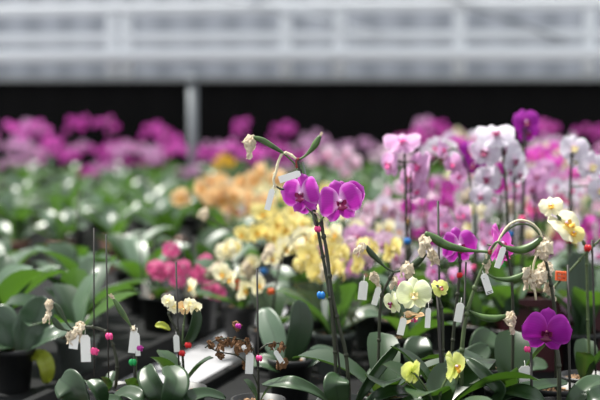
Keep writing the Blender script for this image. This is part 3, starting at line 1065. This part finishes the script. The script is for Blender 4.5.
p.leaf([(286, 378), (276, 368, -.03), (262, 362, -.02), (246, 366, .0)], 20, (0, -.6, 1), 'leaf_dark')

# leaf-only plants in the foreground
p = near('small orchid with round cupped leaf low at the lower left path edge', 80, 2.76)
p.leaf([(92, 425), (82, 404, -.03), (72, 388, -.04), (60, 379, .0)], 34, (-.5, -.8, .5), fold=.14)
p.leaf([(96, 420), (100, 404, -.05), (96, 390, -.07), (86, 381, -.05)], 18, (.7, -.7, .3), fold=.34)
p.leaf([(86, 420), (100, 406, -.02), (112, 400, 0), (126, 402, .03)], 16, (0, -.7, 1))
p = near('leafy orchid spreading dark glossy leaves below the red clips', 162, 2.8)
p.leaf([(164, 415), (160, 398, -.03), (150, 380, -.02), (146, 366, .02)], 22, (-.4, -.8, .5), fold=.18)
p.leaf([(166, 415), (172, 396, -.04), (176, 380, -.02), (168, 366, .03)], 26, (.3, -.9, .4), fold=.16)
p.leaf([(160, 418), (142, 400, -.03), (128, 393, 0), (112, 397, .03)], 19, (0, -.7, 1))
p.leaf([(168, 418), (186, 400, -.03), (205, 394, 0), (226, 398, .03)], 17, (0, -.7, 1))
p = near('black pot of bark with heavy grey-green leaves at the left edge', 12, 3.44, pot='pot_black', pot_scale=.98)
p.leaf([(14, 356), (8, 338), (2, 322), (-10, 312)], 34, (-.2, -.8, .7), 'leaf')
p.leaf([(20, 354), (26, 334), (36, 318), (44, 296)], 34, (.3, -.8, .5), 'leaf')
p.leaf([(24, 356), (38, 344, -.05), (55, 334, -.06), (78, 326, -.02)], 22, (0, -.6, 1), 'leaf')
p.leaf([(28, 358), (40, 356, -.02), (46, 366, -.03), (47, 384, -.01)], 17, (.4, -.8, .5), 'leaf_yellow')
p.leaf([(12, 356), (2, 346, -.05), (-8, 345, -.06), (-26, 356, -.04)], 26, (0, -.6, 1), 'leaf_dark')
p = near('broad dark leaves behind the yellow flowers with no bloom of their own', 430, 3.15)
p.leaf([(428, 385), (424, 368), (418, 352), (420, 336, .03)], 30, (-.2, -.9, .4), 'leaf_dark')  # shade over these low leaves is put into their colour by the darker material
p.leaf([(436, 385), (452, 372), (470, 362), (488, 345, .03)], 26, (.2, -.7, .7), 'leaf_dark')
p.leaf([(424, 388), (404, 376), (386, 372), (366, 378)], 24, (0, -.6, 1), 'leaf_dark')
p = near('grey-green leaf plant behind the lemon flower and left of the maroon pot', 488, 3.2)
p.leaf([(488, 385), (484, 364), (484, 346), (490, 330, .03)], 32, (.1, -.9, .3), 'leaf_dark')  # darker leaf material again stands in for the shade falling here
p.leaf([(494, 385), (506, 368), (514, 352), (520, 336, .03)], 24, (.3, -.8, .4), 'leaf_dark')
p.leaf([(482, 388), (470, 376), (456, 370), (440, 372)], 24, (0, -.6, 1), 'leaf_dark')
p.leaf([(494, 388), (512, 374), (530, 366), (548, 366)], 22, (0, -.6, 1), 'leaf_dark')

# the maroon trough at the right
c = at(556, 380, 3.75)
root = link('maroon_planter', None); root.location = (c.x, 3.75, PZ)
tag_thing(root, 'dark maroon plastic planter behind the large deep magenta flower', 'planter')
mb = MB()
w_, h_, d_ = .155, .19, .07
for (cx, cy, cz, hx, hy, hz) in ((0, -d_, h_ / 2, w_, .004, h_ / 2), (0, d_, h_ / 2, w_, .004, h_ / 2), (-w_, 0, h_ / 2, .004, d_, h_ / 2), (w_, 0, h_ / 2, .004, d_, h_ / 2), (0, 0, .004, w_, d_, .004)):
    mb.box((cx, cy, cz), (hx, hy, hz))
link('body', mb.mesh('body', 'pot_maroon', smooth=False), root)
mb = MB()
for cx, cy, hx, hy in ((0, -d_ - .004, w_ + .012, .008), (0, d_ + .004, w_ + .012, .008), (-w_ - .004, 0, .008, d_ + .004), (w_ + .004, 0, .008, d_ + .004)):
    mb.box((cx, cy, h_ - .008), (hx, hy, .010))
link('rim', mb.mesh('rim', 'pot_maroon', smooth=False), root)
mb = MB(); r = random.Random(77); mb.box((0, 0, h_ - .04), (w_ - .004, d_ - .004, .02))
for k in range(90):
    mb.box((r.uniform(-.14, .14), r.uniform(-.06, .06), h_ - .018), (.009, .006, .004), Matrix.Rotation(r.uniform(0, 3), 3, 'Z'))
link('potting_bark', mb.mesh('potting_bark', 'bark', smooth=False), root)
near_xy += [(c.x - .1, 3.75), (c.x, 3.75), (c.x + .1, 3.75)]

# tall blurred sprays at the right, a step behind
for lab, bx, Yq, kind, lp, fl in (
        ('tall orchid with large white flowers with magenta lips left of deep purple bloom', 512, 3.7, 'white', 'lip_magenta',
         [(495, 134, 42, (0, -.6, .75)), (486, 152, 36, (-.5, -.8, .2)), (488, 178, 34, (-.6, -.7, .1)), (514, 160, 32, (.6, -.7, 0)), (519, 174, 30, (.7, -.6, -.2)), (505, 150, 34, (.2, -1, 0)), (481, 196, 26, (-.4, -.9, 0))]),
        ('tall orchid with vivid purple bloom topping the right-hand crowd of flowers', 522, 4.0, 'deep_magenta', 'lip_magenta',
         [(526, 122, 30, (.2, -1, .2)), (528, 132, 26, (.4, -.9, -.1)), (474, 165, 28, (-.5, -.8, 0)), (470, 150, 22, (-.3, -1, .2))]),
        ('tall orchid with soft pink flowers leaning right above the pale yellow ones', 408, 3.6, 'lilac', 'lip_pink',
         [(402, 141, 40, (-.1, -.55, .8)), (390, 164, 32, (-.85, -.5, .1)), (411, 178, 34, (-.75, -.6, .35)), (420, 166, 36, (-.8, -.5, .2)), (417, 190, 26, (-.3, -.9, 0))]),
        ('tall orchid with heavy ivory white flower under a red clip at the right', 568, 3.75, 'white', 'lip_cream',
         [(574, 148, 32, (.1, -1, .2)), (592, 166, 34, (.2, -1, 0)), (578, 160, 24, (-.3, -1, 0)), (600, 190, 28, (.1, -1, .1))]),
        ('orchid with blurred mauve flowers below the orange clip at the right edge', 580, 3.65, 'lilac', 'lip_magenta',
         [(572, 306, 24, (-.3, -1, 0)), (584, 300, 24, (.2, -1, .1)), (592, 312, 24, (.3, -1, 0)), (579, 316, 22, (0, -1, -.2))]),
        ('orchid with cream and ivory flowers showing between the magenta and pink blooms', 474, 3.9, 'cream', 'lip_cream',
         [(473, 214, 24, (-.2, -1, 0)), (470, 226, 18, (.2, -1, 0)), (479, 206, 18, (.5, -1, .1))]),
        ('orchid with lilac pink bloom floating between the withered pods, behind them', 372, 4.0, 'lilac', 'lip_pink',
         [(356, 236, 28, (0, -1, .1)), (366, 240, 26, (.2, -1, 0)), (343, 262, 28, (-.2, -1, 0)), (352, 268, 28, (.1, -1, 0)), (362, 262, 24, (.4, -1, .1)), (345, 250, 22, (0, -1, 0))]),
        ('orchid with white flower floating low beside the blue clip, left of centre', 240, 4.1, 'cream', 'lip_cream',
         [(226, 251, 24, (-.2, -1, .3)), (233, 246, 20, (.3, -1, .3)), (246, 270, 18, (.4, -1, 0)), (252, 262, 18, (.4, -.8, 0))]),
        ('orchid with dusky mauve flowers just left of the heavy ivory blossom', 540, 4.3, 'lilac', 'lip_magenta',
         [(531, 188, 26, (.2, -1, 0)), (537, 176, 24, (-.2, -1, .1)), (545, 168, 22, (0, -1, .1)), (548, 186, 24, (.3, -1, 0)), (540, 200, 22, (0, -1, -.1))])):
    p = near(lab, bx, Yq, pot=rnd.choice(['pot_black', 'pot_grey']))
    n_ = len(fl)
    ys = sorted(fl, key=lambda q: -q[1])
    tx = fl[0][0]
    g = px_of(p.top)
    c_ = [(bx, g[1] - 20), (bx + (tx - bx) * .2, (g[1] + fl[0][1]) * .5), (bx + (tx - bx) * .55, fl[0][1] + 14), (tx, fl[0][1] - 2, .015)]
    p.spike(c_, 1.7, from_pot=True)
    c2 = spline([p.P(q) for q in c_], 8)
    for i_, (fx, fy, sz, fd) in enumerate(fl):
        P3 = p.P((fx, fy, .012 * (i_ % 3)))
        s_ = min(c2, key=lambda q: (q - P3).length)
        if i_:
            p.spike([s_, s_.lerp(P3, .5) + Vector((0, .008, .006)), P3 + Vector((0, .012, 0))], .8, 'spike_green', 'pedicel', False, 1)
        p.flower(kind, lp, P3, sz, fd, rnd.uniform(-12, 12), n_ > 3 or True)
    if 'blue clip' in lab:
        p.spike([(bx, 300), (262, 262), (272, 252), (258, 246), (245, 238), (222, 226), (205, 214)], 1.5, 'spike', 'flower_spike')
        p.withered((222, 262), 22, (.6, 0, .8), 1); p.withered((247, 262, -.03), 20, (-.2, 0, 1), 2); p.withered((206, 208), 16, (.3, 0, 1), 3)
        p.tag((277, 249), (277, 270), 9)
        p.clip('blue', (264, 271), 9); p.clip('orange', (239, 288), 9)
    if 'mauve' in lab:
        p.leaf([(584, 345), (583, 315, -.02), (580, 285), (574, 250, .02)], 30, (.2, -.9, .2), 'leaf_dark')
    p.stake((bx + 3, fl[0][1] + 30), None, 1.0)
    p.clip(rnd.choice(['red', 'orange', 'blue', 'pink']), c2[len(c2) // 3], 9)
    p.leaves(5)

# ------------------------------------------------------------------ the crowd behind
ORD = ['first', 'second', 'third', 'fourth', 'fifth', 'sixth', 'seventh', 'eighth', 'ninth', 'tenth', 'eleventh', 'twelfth', 'thirteenth', 'fourteenth',
       'fifteenth', 'sixteenth', 'seventeenth', 'eighteenth', 'nineteenth', 'twentieth', 'twenty-first', 'twenty-second', 'twenty-third', 'twenty-fourth',
       'twenty-fifth', 'twenty-sixth', 'twenty-seventh', 'twenty-eighth', 'twenty-ninth', 'thirtieth', 'thirty-first', 'thirty-second', 'thirty-third', 'thirty-fourth']
WORD = dict(hot_pink='bright pink', deep_magenta='purple', far_magenta='magenta', lilac='lilac', blush='blush pink', white='white', cream='cream', pale_yellow='pale yellow', golden='golden yellow',
            peach='peach', rose='rose pink', lime='pale green')
LIPS = dict(hot_pink=['lip_pink'], deep_magenta=['lip_dark'], far_magenta=['lip_magenta'], lilac=['lip_pink', 'lip_magenta'], blush=['lip_pink', 'lip_magenta'], white=['lip_magenta', 'lip_yellow', 'lip_pink'], cream=['lip_yellow', 'lip_cream'],
            pale_yellow=['lip_yellow', 'lip_cream', 'lip_cream'], golden=['lip_rust'], peach=['lip_rust', 'lip_yellow'], rose=['lip_magenta'], lime=['lip_cream'])


def pick(r, table):
    t = r.random() * sum(w for _, w in table)
    for k, w in table:
        t -= w
        if t <= 0:
            return k
    return table[-1][0]


def bloom(side, X, Y, r):
    """colour, height and number of flowers of the plant standing in column X at depth Y; None for leaves only"""
    if Y > 8.65:
        if X < 300:
            if r.random() < (.04 if X < 235 else .4):
                return None
            if 55 < X < 100 and r.random() < .16:
                return 'golden', r.uniform(.50, .58), 3
            return pick(r, [('far_magenta', 6), ('lilac', 5 if X < 60 else 1.2), ('hot_pink', 2.4)]), r.uniform(.48, .56) if r.random() < .45 else r.uniform(.34, .42), 7
        if X < 395:
            return ('lilac', r.uniform(.36, .44), 4) if r.random() < .4 else None
        if r.random() < (.3 if X < 480 else .7):
            return None
        return pick(r, [('far_magenta', 2), ('rose', 1), ('lilac', 3), ('blush', 1)]), r.uniform(.4, .55), 7
    if side == 'left':
        if X < 185 or (X < 400 and Y > 6.6):
            return ('golden', .36, 5) if 200 < X < 300 and Y > 6.8 and r.random() < .10 else None
        if X < 252:
            return (pick(r, [('peach', 5), ('cream', 2)]), r.uniform(.33, .42), 8) if Y > 4.9 and r.random() < .8 else None
        if X < 345:
            return (pick(r, [('pale_yellow', 4), ('cream', 2), ('peach', 1)]), r.uniform(.26, .36), 7) if r.random() < .8 and Y < 6.3 else None
        return pick(r, [('pale_yellow', 3), ('cream', 2), ('blush', 1.5), ('lilac', 1)]), r.uniform(.38, .52), 8
    if X < 262 and Y < 4.1:
        return None
    if X < 345 and Y < 5:
        return (pick(r, [('pale_yellow', 5), ('cream', 2)]), r.uniform(.3, .46), 8) if r.random() < .85 else None
    if X < 400 and Y < 5:
        return (pick(r, [('lilac', 3), ('blush', 3), ('cream', 1.5), ('rose', 1)]), r.uniform(.34, .44), 7) if r.random() < .8 else None
    return pick(r, [('blush', 2.5), ('lilac', 4), ('white', 3), ('far_magenta', 2.2), ('deep_magenta', .35), ('cream', 1.6), ('hot_pink', .5), ('rose', .15)]), r.uniform(.34, .62 if Y < 5.4 else .5), r.randint(4, 7)


plan = []
g = random.Random(21)
for side, b0, b1, step in (('left', -5.2, EDGE_L - .06, .245), ('right', EDGE_R + .07, 2.4, .225)):
    a = 3.3 if side == 'left' else 3.35
    row = 0
    step0 = step
    while a < 9.7:
        row_items = []
        step = step0 * (1.25 if 7.4 < a < 8.7 else 1.0 if a > 4.6 or side == 'left' else .9)
        b = b0 + (row % 2) * step * .5 if side == 'right' else b1 - (row % 2) * step * .5
        while b0 <= b <= b1:
            q = bed(a + g.uniform(-.03, .03), b + g.uniform(-.03, .03))
            X, Yp = px_of((q.x, q.y, .25))
            ok = -45 < X < 645 and all((q.x - nx) ** 2 + (q.y - ny) ** 2 > .0085 for nx, ny in near_xy)
            if side == 'left' and X < 215 and 4.95 < q.y < 5.66:      # the gap between the leafy blocks
                ok = False
            if side == 'right' and q.y < 3.55 and X < 470:
                ok = False
            if side == 'right' and X < 262 and q.y < 4.5:
                ok = False
            if side == 'right' and X > 490 and q.y < 3.95:
                ok = False
            if side == 'left' and 122 < X < 232 and q.y < 4.27:
                ok = False
            if q.y > 10.0:
                ok = False
            if ok:
                row_items.append((X, q))
            b += step if side == 'right' else -step
        if row_items:
            plan.append((side, row_items))
            row += 1
        a += step

rows = {'left': 0, 'right': 0}
for side, items in plan:
    ro = ORD[rows[side]]
    rows[side] += 1
    items.sort(key=lambda t: t[0])
    r = random.Random(1000 + len(items) * 7 + rows[side] * 13 + (side == 'left'))
    for i, (X, q) in enumerate(items):
        bl = bloom(side, X, q.y, r)
        where = f'{ORD[i]} from left, {ro} row from the front, {side} tray'
        far = q.y > 6.6
        if bl:
            kind, h, n = bl
            p = Plant(f'{WORD[kind]} flowered potted orchid, {where}', 0, q.y, xy=q, name='potted_orchid', group=f'flowering orchids in the {side} tray',
                      pot=r.choice(['pot_black', 'pot_black', 'pot_grey']), bark=not far)
        else:
            pt_ = r.choice(['pot_terracotta', 'pot_grey', 'pot_terracotta']) if side == 'left' and 5.6 < q.y < 6.0 else r.choice(['pot_black', 'pot_black', 'pot_grey'])
            p = Plant(f'leafy potted orchid without flowers, {where}', 0, q.y, xy=q, name='potted_orchid', group=f'leafy orchids in the {side} tray',
                      pot=pt_, bark=not far)
        if far:
            p.foliage(r, .88)
        else:
            p.leaves(r.choice([4, 5, 5, 6]), r, LEAVES + LEAVES_D[:1] if side == 'left' else LEAVES[:3] + LEAVES_D, (1.12 if q.y < 4.6 else .98) if side == 'left' else .9)
        if bl:
            lp = r.choice(LIPS[kind])
            p.spray(r, kind, lp, h, n if far else max(5, n - 1), arch=r.uniform(.1, .17), size=.066 if far else .085 if side == 'left' else .07, face_spread=1.4 if side == 'left' else 2.3, detail_lip=not far or side == 'right')
            if q.y > 8.75 and r.random() < .6 and not 300 < X < 395:
                k2 = r.choice(['far_magenta', 'hot_pink', 'far_magenta', 'lilac']) if kind in ('far_magenta', 'hot_pink') else kind
                p.spray(r, k2, lp, min(h, .48) - .1, n - 1, size=.066, face_spread=2, stake=False)
            if side == 'right' and 3.6 < q.y < 6 and r.random() < .9:
                p.spray(r, kind, lp, r.uniform(.24, .38), r.randint(4, 6), arch=.13, size=.066, face_spread=2.3, stake=r.random() < .5)
            if not far:
                z = p.top.z + (h - p.top.z) * r.uniform(.25, .7)
                if r.random() < .6:
                    p.clip(r.choice(['red', 'orange', 'blue', 'pink', 'green', 'purple', 'yellow', 'orange']), Vector((q.x, q.y - .008, z)), .024 * F / q.y)
                if r.random() < .8:
                    t_ = px_of((q.x + r.uniform(-.03, .03), q.y - .03, z + .05))
                    k_ = F / q.y
                    p.tag(t_, (t_[0] + r.uniform(-.006, .006) * k_, t_[1] + .055 * k_), .02 * k_)
                if r.random() < .45:
                    p.withered(Vector((q.x + r.uniform(-.05, .05), q.y - .03, h + r.uniform(-.14, .02))), .05 * k_ if False else .05 * F / q.y, (r.uniform(-.3, .3), 0, 1), r.randrange(4))
        elif not far and r.random() < .12 and X > 60:
            p.stake(Vector((q.x + .02, q.y, .45)), Vector((q.x, q.y, .1)), .9)

# ------------------------------------------------------------------ light and camera
w = bpy.data.worlds.new('World'); scene.world = w
w.use_nodes = True
bg = w.node_tree.nodes['Background']
bg.inputs['Color'].default_value = (0.93, 0.97, 1.0, 1)
bg.inputs['Strength'].default_value = 0.6
sun = bpy.data.lights.new('sun', 'SUN')
sun.energy = 4.9
sun.angle = R(3)
sun.color = (1, .97, .9)
so = bpy.data.objects.new('sun', sun); col.objects.link(so)
sd_ = Vector((-.5, .28, 1.2))                # where the sun stands
so.rotation_euler = sd_.to_track_quat('Z', 'Y').to_euler()

cam = bpy.data.cameras.new('camera')
cam.sensor_width = 36
cam.lens = 36 * F / 600
cam.clip_start = .05
cam.dof.use_dof = True
cam.dof.focus_distance = 2.87
cam.dof.aperture_fstop = 2.25
co = bpy.data.objects.new('camera', cam); col.objects.link(co)
co.location = CAM
co.rotation_euler = (R(90) - TILT, 0, 0)
scene.camera = co
scene.view_settings.view_transform = 'Standard'
scene.view_settings.look = 'None'
scene.view_settings.exposure = 0.8
scene.view_settings.gamma = 1
